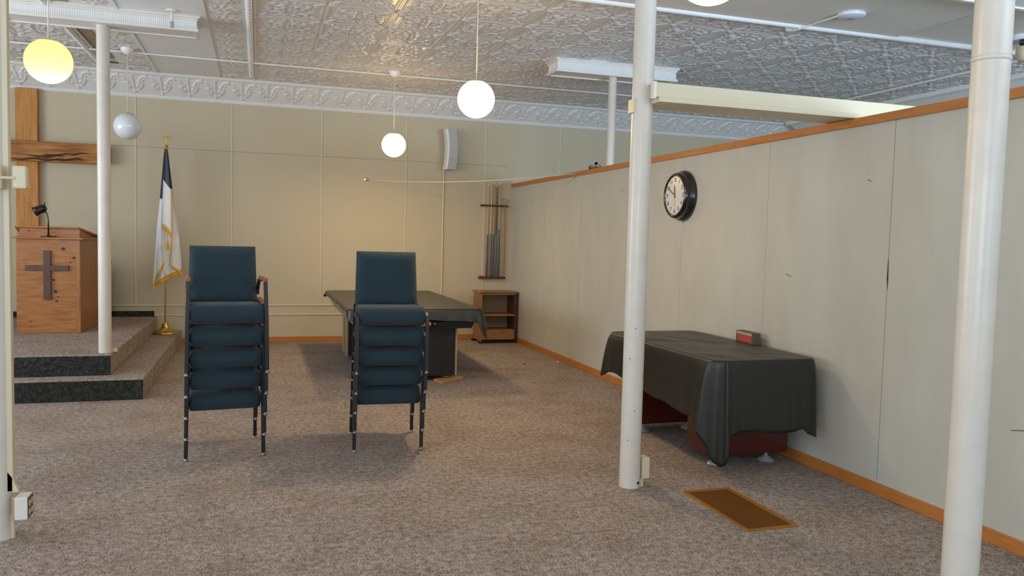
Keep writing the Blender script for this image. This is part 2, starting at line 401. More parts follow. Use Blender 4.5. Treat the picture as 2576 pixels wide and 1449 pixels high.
# border by the back wall and cornice with leaf frieze
def border_tile(N):
    u = np.linspace(0, 1, N+1); U, V = np.meshgrid(u, u); cv = []
    cv += [(spiral(.3, .55, .2, .03, 0, 4.5), .05, 1), (spiral(.72, .45, .2, .03, PI, PI+4.5), .05, 1), ([(.05, .1), (.95, .1)], .03, .7), ([(0, .93), (1, .93)], .03, .7), ([(.5, .85), (.5, 1)], .06, 1)]
    return seg_field(U, V, cv)
bo = border_tile(26)
nb = 48
A, B = np.meshgrid(np.linspace(-5.9, -5.9+nb*.3, nb*26+1), np.linspace(10.93, 11.22, 27))
H_ = np.pad(np.tile(bo[:, :-1], (1, nb)), ((0, 0), (0, 1)), 'wrap')
npgrid('leaf_border', A, B, CEIL-.018*H_, m_tin, ceil)
def frieze(NU, NV):
    U, V = np.meshgrid(np.linspace(0, 1, NU+1), np.linspace(0, 1, NV+1)); cv = []   # V 0 bottom .. 1 top ; aspect 1 : 1.7
    a = 1.75
    def g(P): return [(x, y*a) for x, y in P]
    cv.append((g([(.5, .2), (.5, .5), (.5, .93)]), .02, .8)); cv.append((g([(.5, .17), (.5, .27)]), .045, 1))
    cv.append((g([(.44, .93), (.56, .93)]), .03, .8))
    for s in (-1, 1):
        f_ = lambda P: g([(.5+s*(x-.5), y) for x, y in P])
        cv.append((f_([(.53, .26), (.62, .28), (.70, .34), (.76, .44), (.74, .56), (.72, .66), (.76, .76), (.84, .84), (.93, .86)]), .026, 1))
        cv.append((f_([(.70, .36), (.64, .44), (.66, .5)]), .035, .9)); cv.append((f_([(.78, .46), (.82, .54), (.79, .6)]), .035, .9))
        cv.append((f_([(.68, .56), (.67, .66)]), .035, .8)); cv.append((f_([(.80, .66), (.86, .72)]), .03, .8))
        cv.append((f_([(.62, .34), (.58, .40), (.60, .44)]), .02, .7))
    cv.append((g([(0, .8), (0, .95)]), .04, .8)); cv.append((g([(1, .8), (1, .95)]), .04, .8))
    F = seg_field(U, V*a, cv)
    F = np.maximum(F, .8*np.exp(-((V-.03)/.022)**2)); 
    for x in (.0, .5, 1): F = np.maximum(F, 1.0*np.exp(-(((U-x)/.05)**2+((V-.03)/.03)**2)))
    return F
NU, NV = 34, 44; fr = frieze(NU, NV)
nf = 43; x_start = -3.06-9*.335
Hf = np.pad(np.tile(fr[:, :-1], (1, nf)), ((0, 0), (0, 1)), 'wrap')
A, V_ = np.meshgrid(np.linspace(x_start, x_start+nf*.335, nf*NU+1), np.linspace(0, 1, NV+1))
pn = Vector((0, -.235, -.45)).normalized()
yy = YB-.02-V_*.45; zz = 3.345+V_*.225
amp = .020*Hf
cornice = MB().prism([(YB, 3.325), (YB-.02, 3.33), (YB-.02, 3.345), (YB-.47, 3.57), (YB-.50, 3.545), (YB-.53, 3.555), (YB-.55, CEIL-.015), (YB-.59, CEIL), (YB-.59, CEIL+.02), (YB, CEIL+.02)], XR-x_start, 'x', x_start).build('trim_5', m_tinw)
struct(cornice)
npgrid('leaf_frieze', A, yy-.002+pn.y*amp, zz-.002+pn.z*amp, m_tinw, cornice)
# cornice along the far outer wall
c2 = MB().prism([(XR, 3.40), (XR-.02, 3.42), (XR-.25, 3.545), (XR-.27, 3.52), (XR-.31, 3.53), (XR-.33, CEIL), (XR, CEIL)], 9.0, 'y', 2.2).build('trim_6', m_tinw); struct(c2)
MB().tube([(XR-.015, 2.2, 3.415), (XR-.015, 11.3, 3.415)], .022, 10).build('cornice_bead', m_tinw, c2, smooth=True)
# wooden platform in carpet
pl = MB().box(XL, 7.94, 0, -1.0, YB, .19).box(XL, 8.2, .19, -1.31, YB, .38).build('stage_platform', m_carp, bevel=.012); struct(pl)
MB().box(XL, 7.926, .002, -1.0, 7.942, .183).build('riser_facing', m_dcarp, pl, bevel=.004)
MB().box(XL, 8.186, .193, -1.31, 8.202, .373).build('riser_facing', m_dcarp, pl, bevel=.004)
MB().box(-4.5, YB-.03, .38, -1.345, YB, .455).build('wall_facing', m_dcarp, pl, bevel=.004)

# ------------------------------------------------------------------ support columns
def capital(parent, x0, x1, y0, y1, z0, z1, off):
    MB().box(x0, y0, z0+.012, x1, y1, z1).build('beam_box', m_capx, parent, off)
    b = MB()
    for za, zb, e in ((z1-.05, z1-.03, .012), (z1-.03, z1-.012, .03), (z1-.012, z1-.001, .045)): b.box(x0-e, y0-e, za, x1+e, y1+e, zb)
    b.ring(x0-.014, y0-.014, x1+.014, y1+.014, .032, z0, z0+.03)
    b.build('moulding', m_white, parent, off)
def column(x, y, r, z0, z1, label):
    t = thing('support_column', label, 'column', (x, y, z0))
    MB().lathe([(r, 0), (r, z1-z0)], n=40).build('shaft', m_colw, t, smooth='auto')
    return t
c = column(-1.385, 8.37, .057, .38, 3.45, 'white pipe column standing at the edge of the carpeted platform')
capital(c, -2.2, -.56, 8.2, 8.5, 3.435, CEIL-.0, (-1.385, 8.37, .38))
MB().box(.05, .02, 0.0, .10, .06, .035).build('base_block', m_cream, c, bevel=.003)
c = column(2.275, 4.53, .066, 0, CEIL, 'white floor to ceiling pipe column in front of the draped table')
MB().lathe([(.009, 0), (.009, .004), (.001, .005)], (.03, -.0615, .035), 14, 'y').build('bolt_hole', m_blackm, c)
for zc, ang in ((.83, -.35), (.31, -.30), (.50, .25), (1.02, .1)):
    v_ = Matrix.Rotation(ang, 3, 'Z') @ Vector((-.449, -.894, 0))
    MB().sphere((v_.x*.0655, v_.y*.0655, zc), .0035, n=8).build('paint_chip', m_blackm, c)
c = column(3.86, 8.45, .047, 0, 3.45, 'white pipe column rising behind the partition wall')
capital(c, 3.15, 4.62, 8.36, 8.66, 3.425, CEIL, (3.86, 8.45, 0))
c = column(-1.243, 4.5, .078, 0, CEIL, 'white column cut off by the left edge of the photo')
MB().box(.052, -.045, .24, .088, .0, CEIL).build('cable_channel', m_cream, c, bevel=.004)
MB().prism([(.052, .24), (.112, .24), (.085, .31), (.052, .36)], .03, 'y', -.045).build('cable_channel', m_cream, c)
MB().tube([(.077, -.02, 0), (.077, -.02, .12)], .011, 10).build('conduit_stub', m_cream, c, smooth='auto')
MB().lathe([(.012, 0), (.012, .004)], (-.055, -.058, .01), 14, 'y').build('bolt_hole', m_blackm, c)
c = column(2.60, 2.33, .0655, 0, CEIL, 'thick white column in the right foreground')
MB().lathe([(.0655, 0), (.0685, .006), (.0685, .012), (.0655, .02)], (0, 0, 2.262-.0), 40).build('weld_ring', m_colw, c, smooth=True)
c = column(6.05, 4.65, .06, 0, 3.43, 'white column carrying a beadboard beam end, beyond the right edge')
capital(c, 4.3, 7.0, 4.5, 4.80, 3.43, CEIL-.0, (6.05, 4.65, 0))

# electrical boxes on the columns
t = thing('outlet_box', 'dirty white outlet box low on the left column', 'outlet', (-1.1, 4.42, .115))
MB().box(-.035, -.03, 0, .022, .07, .112).build('housing', m_white, t, bevel=.004)
MB().box(-.052, -.004, .002, -.035, .05, .11).build('back_strip', mat('tan_strip', (176, 158, 128), .6), t)
fp = MB().box(.022, -.026, .004, .025, .066, .108).build('face_plate', mat('brown_plate', (92, 76, 60), .5), t)
for yq in (0, .042):
    for zq in (.032, .078): MB().lathe([(.017, 0), (.017, .003)], (.0255, yq, zq), 18, 'x').xf(Matrix.Identity(4)).build('socket', m_ivory, fp)
t = thing('junction_box', 'cream rounded switch box on the left column at eye level', 'switch box', (-1.1, 4.40, 1.742))
MB().box(-.02, -.03, 0, .04, .02, .11).build('housing', m_cream, t, bevel=.008)
MB().box(-.13, -.03, -.004, -.066, .01, .112).build('housing', m_cream, t, bevel=.006)
MB().tube([(-.07, -.028, .05), (-.005, -.028, .05)], .008, 10).build('link_pipe', m_cream, t, smooth='auto')
t = thing('outlet_box', 'white outlet box at the foot of the middle column', 'outlet', (2.335, 4.5, .045))
MB().box(0.004, -.02, .01, .055, .06, .145).build('housing', m_cream, t, bevel=.004)
MB().tube([(.015, .01, -.045), (.015, .01, .02)], .012, 10).build('conduit_stub', m_cream, t, smooth='auto')

# long boxed beam from the middle column over the partition
t = thing('ceiling_beam', 'cream boxed beam running from the middle column over the partition', 'beam', (2.29, 4.38, 2.41))
MB().box(0, 0, .03, 3.2, .25, .118).build('beam_box', m_cream, t, bevel=.003)
MB().box(.015, -.012, 0.001, 3.2, .262, .032).build('lower_ledge', m_cream, t, bevel=.003)
MB().box(-.02, -.004, .02, 0, .03, .122).build('end_cap', m_white, t)
MB().box(-.092, .12, -.05, -.075, .19, .03).build('clamp_plate', m_cream, t)

# ------------------------------------------------------------------ pendant lamps
def pendant(x, y, z, label, kind):
    R_ = .148
    t = thing('pendant_lamp', label, 'pendant lamp', (x, y, z), 0, 'globe pendant lamps')
    prof = [(R_*math.sin(a), -R_*math.cos(a)*1.0) for a in [(PI-.47)*i/30 for i in range(0, 31)]]
    prof[0] = (1e-6, prof[0][1])
    if kind == 'off':
        gm = mat('opal_glass', (226, 230, 235), .08, coat=.5)
    elif kind == 'white':
        gm = emit('lit_globe_white', (1, .66, .28), 17)
    else:
        gm = emit('lit_globe_yellow', (1, .80, .06), 1.0)
    g = MB().lathe(prof, n=40).build('globe', gm, t, smooth=True)
    if kind == 'yellow':
        # bulb sits low in the opal shell, so the shell is lit through from inside
        nt = gm.node_tree; e = [n for n in nt.nodes if n.type == 'EMISSION'][0]
        o_ = [n for n in nt.nodes if n.type == 'OUTPUT_MATERIAL'][0]
        tr = nt.nodes.new('ShaderNodeBsdfTranslucent'); tr.inputs[0].default_value = (1, .88, .32, 1)
        ad = nt.nodes.new('ShaderNodeAddShader'); nt.links.new(e.outputs[0], ad.inputs[0]); nt.links.new(tr.outputs[0], ad.inputs[1]); nt.links.new(ad.outputs[0], o_.inputs[0])
        l = bpy.data.lights.new('bulb', 'POINT'); l.energy = 2.0; l.color = (1, .9, .7); l.shadow_soft_size = .02
        lo = bpy.data.objects.new('bulb', l); COL.objects.link(lo); lo.parent = t; lo.location = (0, 0, -.085)
    if kind != 'off':
        # the bulb hangs base-up in the opal shell, so most of its light leaves downward
        l = bpy.data.lights.new('lamp_light', 'AREA'); l.shape = 'DISK'; l.size = .2; l.energy = (31 if y > 8 else 24) if kind == 'white' else 3.5
        l.color = (1, .70, .36) if kind == 'white' else (1, .78, .42)
        lo = bpy.data.objects.new('lamp_light', l); COL.objects.link(lo); lo.parent = t; lo.location = (0, 0, -R_-.004)
    MB().lathe([(.069, .129), (.069, .136), (.060, .140), (.010, .143), (.007, .165)], n=20).build('cap', mat('beige_cap', (196, 176, 150), .4), t, smooth='auto')
    MB().tube([(0, 0, .15), (0, 0, CEIL-z-.01)], .005, 8).build('cord', m_cord, t, smooth=True)
    MB().lathe([(.01, CEIL-z-.075), (.045, CEIL-z-.06), (.068, CEIL-z-.03), (.07, CEIL-z-.002)], n=24).build('canopy', m_tinw, t, smooth='auto')
pendant(1.60, 9.93, 2.685, 'small lit white globe pendant hanging near the back wall', 'white')
pendant(1.655, 6.22, 2.665, 'bright lit globe pendant hanging over the middle of the room', 'white')
pendant(-1.365, 6.22, 2.69, 'yellow glowing globe pendant at the upper left', 'yellow')
pendant(-1.40, 9.93, 2.715, 'unlit opal globe pendant above the flag', 'off')
pendant(1.70, 2.83, 2.655, 'yellow globe pendant of which only the bottom shows at the top edge', 'yellow')

# ceiling conduits
def pipe(name, pts, r, label, cat='pipe', m=m_tinw):
    return tag(MB().tube(pts, r, 10).build(name, m, smooth='auto'), label, cat)
pipe('ceiling_conduit', [(-4.5, 10.03, CEIL-.03), (6.9, 10.03, CEIL-.03)], .011, 'thin painted conduit along the tin ceiling joining the two rear pendants', 'conduit', m_tin)
pipe('ceiling_conduit', [(7.55, 2.0, CEIL-.04), (7.55, 9.9, CEIL-.04)], .014, 'thin white conduit on the ceiling above the far right wall', 'conduit')
pipe('wall_conduit', [(2.66, YB-.012, .54), (2.66, YB-.012, 2.56)], .012, 'vertical cream conduit running down the back wall below the speaker', 'conduit', m_cream)
# wire loop
pts = [(1.06+.055*math.sin(a), 7.52, CEIL-.0-.16*(1-((a/PI)-.5)**2*4)) for a in []]
lp = [(1.013, 7.45, CEIL-.01), (1.02, 7.45, CEIL-.06), (1.037, 7.45, CEIL-.093), (1.06, 7.45, CEIL-.105), (1.083, 7.45, CEIL-.095), (1.10, 7.45, CEIL-.06), (1.107, 7.45, CEIL-.01)]
pipe('wire_loop', lp, .0022, 'thin dark wire loop hanging from the tin ceiling', 'wire', m_blackm)

# wireless access disc + small detector + emergency light
t = thing('ceiling_disc', 'round white access point disc on the beadboard ceiling', 'access point', (4.855, 5.77, CEIL-.02))
MB().lathe([(.03, -.038), (.09, -.036), (.112, -.026), (.116, -.014), (.11, 0)], n=40).build('housing', mat('white_plastic', (226, 230, 240), .3), t, smooth='auto')
MB().lathe([(.034, -.040), (.036, -.039), (.036, -.037)], n=30).build('centre_ring', mat('grey_ring', (178, 184, 196), .4), t, smooth=True)
pipe('ceiling_cable', [(4.76, 5.80, CEIL-.035), (4.72, 5.92, CEIL-.05), (4.75, 6.08, CEIL-.03), (4.72, 6.2, CEIL-.045), (4.70, 6.30, CEIL-.05), (4.66, 6.33, CEIL-.02)], .006, 'white cable drooping from the round ceiling disc', 'cable')
tag(MB().lathe([(.02, -.045), (.04, -.04), (.052, -.02), (.055, 0)], (4.70, 6.38, CEIL), 24).build('ceiling_rose', m_tinw, smooth='auto'), 'small round white cap on the tin ceiling beside the trim', 'ceiling cap')
t = thing('emergency_light', 'cream round lamp on a white bracket at the upper right edge', 'emergency light', (6.88, 5.80, CEIL-.006))
MB().lathe([(.09, -.05), (.14, -.045), (.16, -.02), (.16, 0)], n=28).build('bracket_plate', mat('white_plastic', (226, 230, 240), .3), t, smooth='auto')
for dx, dy in ((-.10, -.06), (-.03, -.10), (.05, -.09)): MB().sphere((dx, dy, -.075), .035, n=12).build('knob', m_black, t, smooth=True)
MB().lathe([(.03, -.25), (.08, -.235), (.105, -.17), (.10, -.11), (.05, -.08)], (-.02, -.05, 0), 28).build('lamp_head', m_ivory, t, smooth='auto')

# pipe bracket hanging from the ceiling by the left beam
t = thing('ceiling_hook', 'short white pipe hook hanging beside the beadboard beam', 'hook', (-.76, 8.05, CEIL-.012))
MB().lathe([(.05, -.014), (.05, 0)], n=20).build('plate', m_white, t, smooth='auto')
MB().tube([(.0, 0, -.01), (.0, 0, -.13)], .011, 10).build('stem', m_white, t, smooth='auto')
MB().tube([(.0, 0, -.10), (.0, 0, -.155)], .016, 10).build('coupling', m_steel, t, smooth='auto')

# ------------------------------------------------------------------ clock on the partition
t = thing('wall_clock', 'round black rimmed wall clock on the partition wall', 'clock', (XP, 6.55, 1.995))
def rx(prof): return [(r, h) for r, h in prof]
MB().lathe([(.20, .0), (.228, .0), (.234, .018), (.226, .036), (.208, .046), (.204, .058), (.212, .072), (.208, .094), (.192, .108), (.180, .106), (.1785, .088)], (0, 0, 0), 56, 'x').build('case', m_black, t, smooth=True)
MB().lathe([(1e-6, 0), (.178, 0), (.178, .004), (1e-6, .004)], (-.092, 0, 0), 48, 'x').build('dial', mat('dial_white', (214, 210, 206), .2), t)
RT = Matrix(((0, 0, -1), (-1, 0, 0), (0, 1, 0))).to_4x4()      # text x -> -y, y -> z, z -> -x
m_ink = mat('clock_ink', (34, 32, 32), .5)
for h in range(1, 13):
    a = h*PI/6
    cu = bpy.data.curves.new('numeral', 'FONT'); cu.body = str(h); cu.size = .052; cu.align_x = 'CENTER'; cu.align_y = 'CENTER'; cu.extrude = .0006
    o = bpy.data.objects.new('numeral', cu); COL.objects.link(o)
    me = bpy.data.meshes.new_from_object(o.evaluated_get(bpy.context.evaluated_depsgraph_get())); bpy.data.objects.remove(o)
    me.transform(RT); me.transform(Matrix.Translation((-.0975, -.142*math.sin(a), .142*math.cos(a))))
    finish('numeral', me, m_ink, t)
b = MB()
for k in range(60):
    a = k*PI/30; r0, r1 = (.166, .172); b.tube([(-.097, -r0*math.sin(a), r0*math.cos(a)), (-.097, -r1*math.sin(a), r1*math.cos(a))], .0012, 4)
b.build('minute_ticks', m_ink, t)
def hand(nm, ang, L, w_, m_):
    MB().prism([(-w_, -.02), (w_, -.02), (w_*.8, L*.7), (0, L), (-w_*.8, L*.7)], .0015, 'x', -.101).xf(Matrix.Rotation(ang, 4, 'X')).build(nm, m_, t)
m_hand = mat('brown_hand', (96, 80, 58), .4)
hand('hour_hand', math.radians(-5), .10, .008, m_hand); hand('minute_hand', math.radians(-60), .155, .006, m_hand); hand('second_hand', math.radians(180-4), .14, .0012, mat('grey_hand', (140, 140, 150), .4))
MB().lathe([(.009, 0), (.009, .006)], (-.098, 0, 0), 14, 'x').build('hub', m_brass, t)
MB().tube([(-.03, -.02, -.225), (-.03, -.01, -.25), (-.03, -.04, -.275), (-.03, -.06, -.30), (-.03, -.03, -.335), (-.03, .0, -.345), (-.03, -.01, -.325), (-.03, -.02, -.28), (-.03, -.02, -.23)], .0022, 6).build('cord', m_cord, t, smooth=True)

tag(MB().box(XP-.006, 10.01, .235, XP, 10.08, .345).build('wall_outlet', m_ivory, bevel=.003), 'beige outlet plate low on the partition wall near the bookcase', 'outlet')
# spot fitting lying beside the column behind the partition
t = thing('pipe_fitting', 'black ended metal pipe fitting lying on top of the partition', 'fitting', (3.79, 8.72, 2.408))
MB().lathe([(.0, 0), (.027, 0), (.027, .035), (.022, .035)], (0, .10, .028), 18, 'y').build('collar', m_black, t, smooth='auto')
MB().tube([(0, -.12, .028), (0, .11, .028)], .022, 16).build('pipe', m_steel, t, smooth='auto')

# ------------------------------------------------------------------ back wall: speaker, hook, string, cross, cue rack
t = thing('wall_speaker', 'tall curved grey line speaker mounted high on the back wall', 'speaker', (2.72, YB, 2.56))
n = 14; Rc = 1.2
def arc(z): return -.03*(1-((z-.295)/.295)**2)      # bulge of the front towards the left
b = MB()
for i in range(n):
    z0, z1 = .59*i/n, .59*(i+1)/n
    a0, a1 = -arc(z0), -arc(z1)
    b.hexa([(-.066+a0, -.27, z0), (.062+a0, -.25, z0), (.052+a0, -.10, z0), (-.076+a0, -.12, z0), (-.066+a1, -.27, z1), (.062+a1, -.25, z1), (.052+a1, -.10, z1), (-.076+a1, -.12, z1)])
b.build('cabinet', mat('grey_speaker', (184, 178, 176), .5), t)
b = MB()
for i in range(n):
    z0, z1 = .59*i/n, .59*(i+1)/n
    a0, a1 = -arc(z0), -arc(z1)
    b.hexa([(-.096+a0, -.262, z0), (-.068+a0, -.272, z0), (-.078+a0, -.10, z0), (-.104+a0, -.11, z0), (-.096+a1, -.262, z1), (-.068+a1, -.272, z1), (-.078+a1, -.10, z1), (-.104+a1, -.11, z1)])
b.build('grille', mat('white_grille', (224, 226, 222), .5), t)
MB().box(-.03, -.12, .25, .03, 0, .33).box(-.05, -.012, .2, .05, 0, .38).build('wall_bracket', m_white, t)
MB().prism([(-.045, .143), (.018, .147), (.01, .135), (-.04, .137)], .002, 'y', -.263).build('badge', m_blackm, t)

t = thing('wall_hook', 'small silver hook on the back wall holding the string', 'hook', (1.517, YB, 2.372))
MB().sphere((0, -.02, 0), .022, n=12).build('knob', m_steel, t, smooth=True)
MB().box(-.045, -.012, -.012, 0, 0, .012).build('clip', m_steel, t, bevel=.003)
pa, pb_ = Vector((1.54, YB-.03, 2.365)), Vector((XP-.01, 9.19, 2.385))
pipe('hanging_string', [tuple(pa.lerp(pb_, i/14)+Vector((0, 0, -.10*4*(i/14)*(1-i/14)*.6))) for i in range(15)], .0042, 'thin pale string stretched from the back wall to the partition', 'string', m_cord)
t = thing('string_tie', 'knotted wire end holding the string on the partition trim', 'wire', (XP-.012, 9.19, 2.36))
MB().tube([(0, .05, -.03), (-.01, .02, .01), (-.012, -.02, .02), (-.008, -.05, .0)], .004, 6).build('knot', m_steel, t, smooth=True)
MB().tube([(-.006, .02, 0), (-.008, .16, -.05), (-.008, .26, -.09)], .003, 6).build('tail', m_cord, t, smooth=True)

t = thing('timber_cross', 'large rough timber cross fixed to the wall behind the lectern', 'cross', (-2.83, YB-.012, .38))
MB().box(-.125, -.09, .55, .125, 0, 2.95).build('upright', m_beamw, t, bevel=.006)
b = MB().box(-1.0, -.17, 2.02, .965, -.085, 2.275).build('crossbar', m_beamh, t, bevel=.01)
for (x, z, L) in ((.0, 2.10, .5), (.2, 2.12, .4), (.35, 2.07, .35), (.1, 2.05, .45), (.45, 2.14, .3), (.15, 2.09, .3), (.3, 2.06, .4), (-.2, 2.05, .5)):
    MB().tube([(x, -.171, z), (x+L*.3, -.171, z-.015), (x+L*.7, -.171, z+.012), (x+L, -.171, z)], [.002, .012, .009, .001], 6).build('bark_crack', mat('bark', (74, 42, 20), .8), b)

t = thing('cue_rack', 'dark wooden cue rack on the back wall above the bookcase', 'cue rack', (3.455, YB, .955))
MB().box(-.225, -.07, -.018, .205, 0, .018).build('base_shelf', m_dwood, t, bevel=.012)
b = MB().box(-.215, -.05, 1.09, .225, 0, 1.12).build('upper_bar', m_dwood, t, bevel=.01)
tag(MB().box(3.238, YB-.065, .974, 3.29, YB-.02, .992).build('chalk_cube', mat('pink_chalk', (222, 96, 128), .8), bevel=.002), 'pink chalk block on the left end of the cue rack shelf', 'chalk')
cues = [(3.352, 3.364, 2.362, (20, 26, 44), (196, 150, 96)), (3.402, 3.412, 2.405, (126, 62, 50), (214, 178, 136)), (3.446, 3.455, 2.386, (46, 20, 24), (186, 142, 92)),
        (3.492, 3.500, 2.35, (40, 66, 40), (26, 30, 24)), (3.543, 3.543, 2.386, (18, 20, 30), (200, 156, 108))]
cl = ['pool cue with dark navy butt, leftmost in the rack', 'pool cue with red brown butt and pale shaft in the rack', 'pool cue with dark maroon butt in the middle of the rack',
      'pool cue with green butt and black shaft in the rack', 'pool cue with black butt and maple shaft, beside the gap in the rack']
for (xb, xt, zt_, cb, cs), L in zip(cues, cl):
    t = thing('pool_cue', L, 'pool cue', (xb, YB-.04, .976), 0, 'pool cues standing in the rack')
    h = zt_-.976; mid = h*(.46 if cb != (18, 20, 30) else .52)
    dx = xt-xb
    MB().tube([(0, 0, 0), (dx*.46, 0, mid)], [.0145, .011], 14).build('butt', mat('butt%d%d' % cb[:2], cb, .2, coat=.5), t, smooth='auto')
    MB().tube([(dx*.46, 0, mid), (dx, 0, h)], [.0108, .0065], 14).build('shaft', mat('shaft%d%d' % cs[:2], cs, .3), t, smooth='auto')
    MB().tube([(dx, 0, h), (dx, 0, h+.028)], .0068, 12).build('tip', mat('ferrule', (232, 228, 216), .3), t, smooth='auto')
t = thing('bridge_stick', 'brown bridge stick with a metal head at the right of the rack', 'cue rest', (3.624, YB-.04, .976), 0, 'pool cues standing in the rack')
MB().tube([(0, 0, 0), (.008, 0, 1.17)], [.0135, .009], 14).build('shaft', mat('bridge_brown', (164, 104, 54), .3), t, smooth='auto')
MB().tube([(-.045, 0, 1.186), (.06, 0, 1.178)], .005, 8).build('bridge_head', m_steel, t, smooth='auto')
MB().sphere((.008, 0, 1.17), .011, n=10).build('ferrule', mat('ferrule', (232, 228, 216), .3), t, smooth=True)

# ------------------------------------------------------------------ bookcase
bx0, bx1, by0, by1 = 3.125, 3.722, 11.30, 11.70
t = thing('bookcase', 'low open oak bookcase in the corner under the cue rack', 'bookcase', ((bx0+bx1)/2, (by0+by1)/2, 0)); off = t.location[:]
MB().box(bx0+.02, by0, .03, bx0+.045, by1, .745).build('side_panel', m_lwood, t, off, bevel=.003)
MB().box(bx1-.045, by0, .03, bx1-.02, by1, .745).build('side_panel', mat('dark_edge', (84, 44, 30), .4), t, off, bevel=.003)
MB().prism([(by0-.03, .77), (by1, .77), (by1, .742), (by0-.012, .742)], bx1-bx0, 'x', bx0).build('top', m_lwood, t, off, bevel=.004)
MB().box(bx0+.045, by1-.015, .05, bx1-.045, by1, .745).build('back_panel', mat('book_back', (150, 128, 92), .6), t, off)
MB().box(bx0+.045, by0+.01, .405, bx1-.045, by1-.015, .428).build('shelf', m_lwood, t, off, bevel=.002)
MB().box(bx0+.045, by0+.01, .175, bx1-.045, by1-.015, .198).build('shelf', m_lwood, t, off, bevel=.002)
MB().box(bx0+.045, by0+.004, .05, bx1-.045, by0+.022, .185).build('kick_board', m_lwood, t, off, bevel=.002)
MB().box(bx0+.045, by0+.004, .722, bx1-.045, by0+.02, .742).build('top_rail', m_lwood, t, off)
MB().box(bx0+.0, by0-.01, .0, bx1-.02, by0+.03, .032).build('foot_rail', m_black, t, off, bevel=.01)
MB().box(bx0-.02, by1-.07, 0, bx1-.02, by1-.03, .032).build('foot_rail', m_black, t, off, bevel=.01)

# ------------------------------------------------------------------ lectern
LX, LY = -2.215, 10.0
t = thing('lectern', 'knotty pine lectern with a dark cross on its front', 'lectern', (LX, LY+.4, .38)); off = t.location[:]
fx0, fx1 = -2.535, -1.905
MB().box(fx0, LY, .385, fx1, LY+.02, 1.43).build('front_panel', m_pine, t, off, bevel=.003)
MB().hexa([(fx1-.02, LY+.002, .385), (fx1+.0, LY+.002, .385), (-1.862, 10.82, .385), (-1.885, 10.82, .385), (fx1-.02, LY+.002, 1.43), (fx1, LY+.002, 1.43), (-1.862, 10.82, 1.43), (-1.885, 10.82, 1.43)]).build('side_panel', m_pinev, t, off)
MB().hexa([(fx0, LY+.002, .385), (fx0+.02, LY+.002, .385), (-2.545, 10.82, .385), (-2.57, 10.82, .385), (fx0, LY+.002, 1.43), (fx0+.02, LY+.002, 1.43), (-2.545, 10.82, 1.43), (-2.57, 10.82, 1.43)]).build('side_panel', m_pinev, t, off)
MB().box(fx1-.03, LY-.012, .385, fx1+.006, LY+.006, 1.43).build('corner_strip', m_pinev, t, off, bevel=.003)
MB().box(fx0, LY-.008, .382, fx1, LY, .48).build('base_board', m_pine, t, off, bevel=.002)
MB().prism([(fx0-.05, LY-.045), (fx1+.04, LY-.045), (-1.82, 10.86), (-2.62, 10.86)], .02, 'z', 1.43).build('top_board', m_pine, t, off, bevel=.004)
MB().hexa([(-2.53, LY+.13, 1.45), (-1.93, LY+.13, 1.45), (-1.85, 10.62, 1.45), (-2.58, 10.62, 1.45), (-2.53, LY+.13, 1.55), (-1.93, LY+.13, 1.55), (-1.85, 10.62, 1.456), (-2.58, 10.62, 1.456)]).build('desk_wedge', m_pine, t, off)
MB().hexa([(-2.57, LY+.10, 1.552), (-1.935, LY+.10, 1.552), (-1.79, 10.66, 1.452), (-2.64, 10.66, 1.452), (-2.57, LY+.10, 1.572), (-1.935, LY+.10, 1.572), (-1.79, 10.66, 1.47), (-2.64, 10.66, 1.47)]).build('reading_board', m_pine, t, off, bevel=.003)
cx = MB().box(-2.265, LY-.030, .757, -2.192, LY, 1.303).box(-2.445, LY-.026, 1.080, -2.012, LY, 1.138).build('cross', m_dwood, t, off, bevel=.003)
mk = mat('knot', (62, 30, 16), .6)
for (x, z, a, c_) in ((-2.07, 1.325, .020, .017), (-1.965, 1.225, .016, .014), (-2.0, 1.17, .012, .007), (-2.17, .975, .016, .012), (-2.15, .845, .018, .016), (-2.125, .785, .012, .007), (-2.14, .74, .016, .01), (-2.40, .512, .014, .006), (-2.44, 1.52, .012, .007)):
    yk = LY if z < 1.45 else LY+.13
    MB().lathe([(1e-6, 0), (1, 0), (1, .0012), (1e-6, .0012)], (0, 0, 0), 16, 'y').xf(Matrix.Translation((x, yk-.0125 if False else yk-.001, z)) @ Matrix.Diagonal((a, 1, c_, 1))).build('knot', mk, t, off)
tg = thing('cabinet', 'dark brown wooden cabinet mostly hidden behind the lectern', 'cabinet', (-2.1, 11.2, .38))
MB().box(-.6, -.2, .0, .28, .2, .74).build('body', m_dwood, tg, bevel=.004)
MB().box(-.62, -.22, .74, .30, .22, .765).build('top', m_dwood, tg, bevel=.004)

t = thing('desk_lamp', 'bronze gooseneck desk lamp standing on the lectern top', 'desk lamp', (-2.225, 10.045, 1.45))
m_brz = mat('dark_bronze', (44, 34, 28), .28, metal=.6, coat=.4)
MB().lathe([(.072, 0), (.08, .004), (.078, .012), (.02, .02), (.012, .03)], n=30).build('base', m_brz, t, smooth='auto')
MB().tube([(0, 0, .015), (.0, 0, .18), (-.006, 0, .235), (-.02, 0, .275), (-.038, 0, .302)], .008, 12).build('stem', m_brz, t, smooth=True)
d = Vector((-.78, -.25, -.42)).normalized(); q = d.to_track_quat('Z', 'Y').to_matrix().to_4x4()
hb = MB().lathe([(1e-6, -.05), (.03, -.042), (.046, -.018), (.05, .01), (.046, .03), (.05, .055), (.056, .085), (.05, .084), (.03, .03), (1e-6, .0)], n=28).xf(Matrix.Translation((-.062, 0, .315)) @ q).build('shade', m_brz, t, smooth=True)
MB().tube([(-.035, 0, .36), (-.028, 0, .385)], .006, 8).build('switch', m_black, t, smooth=True)

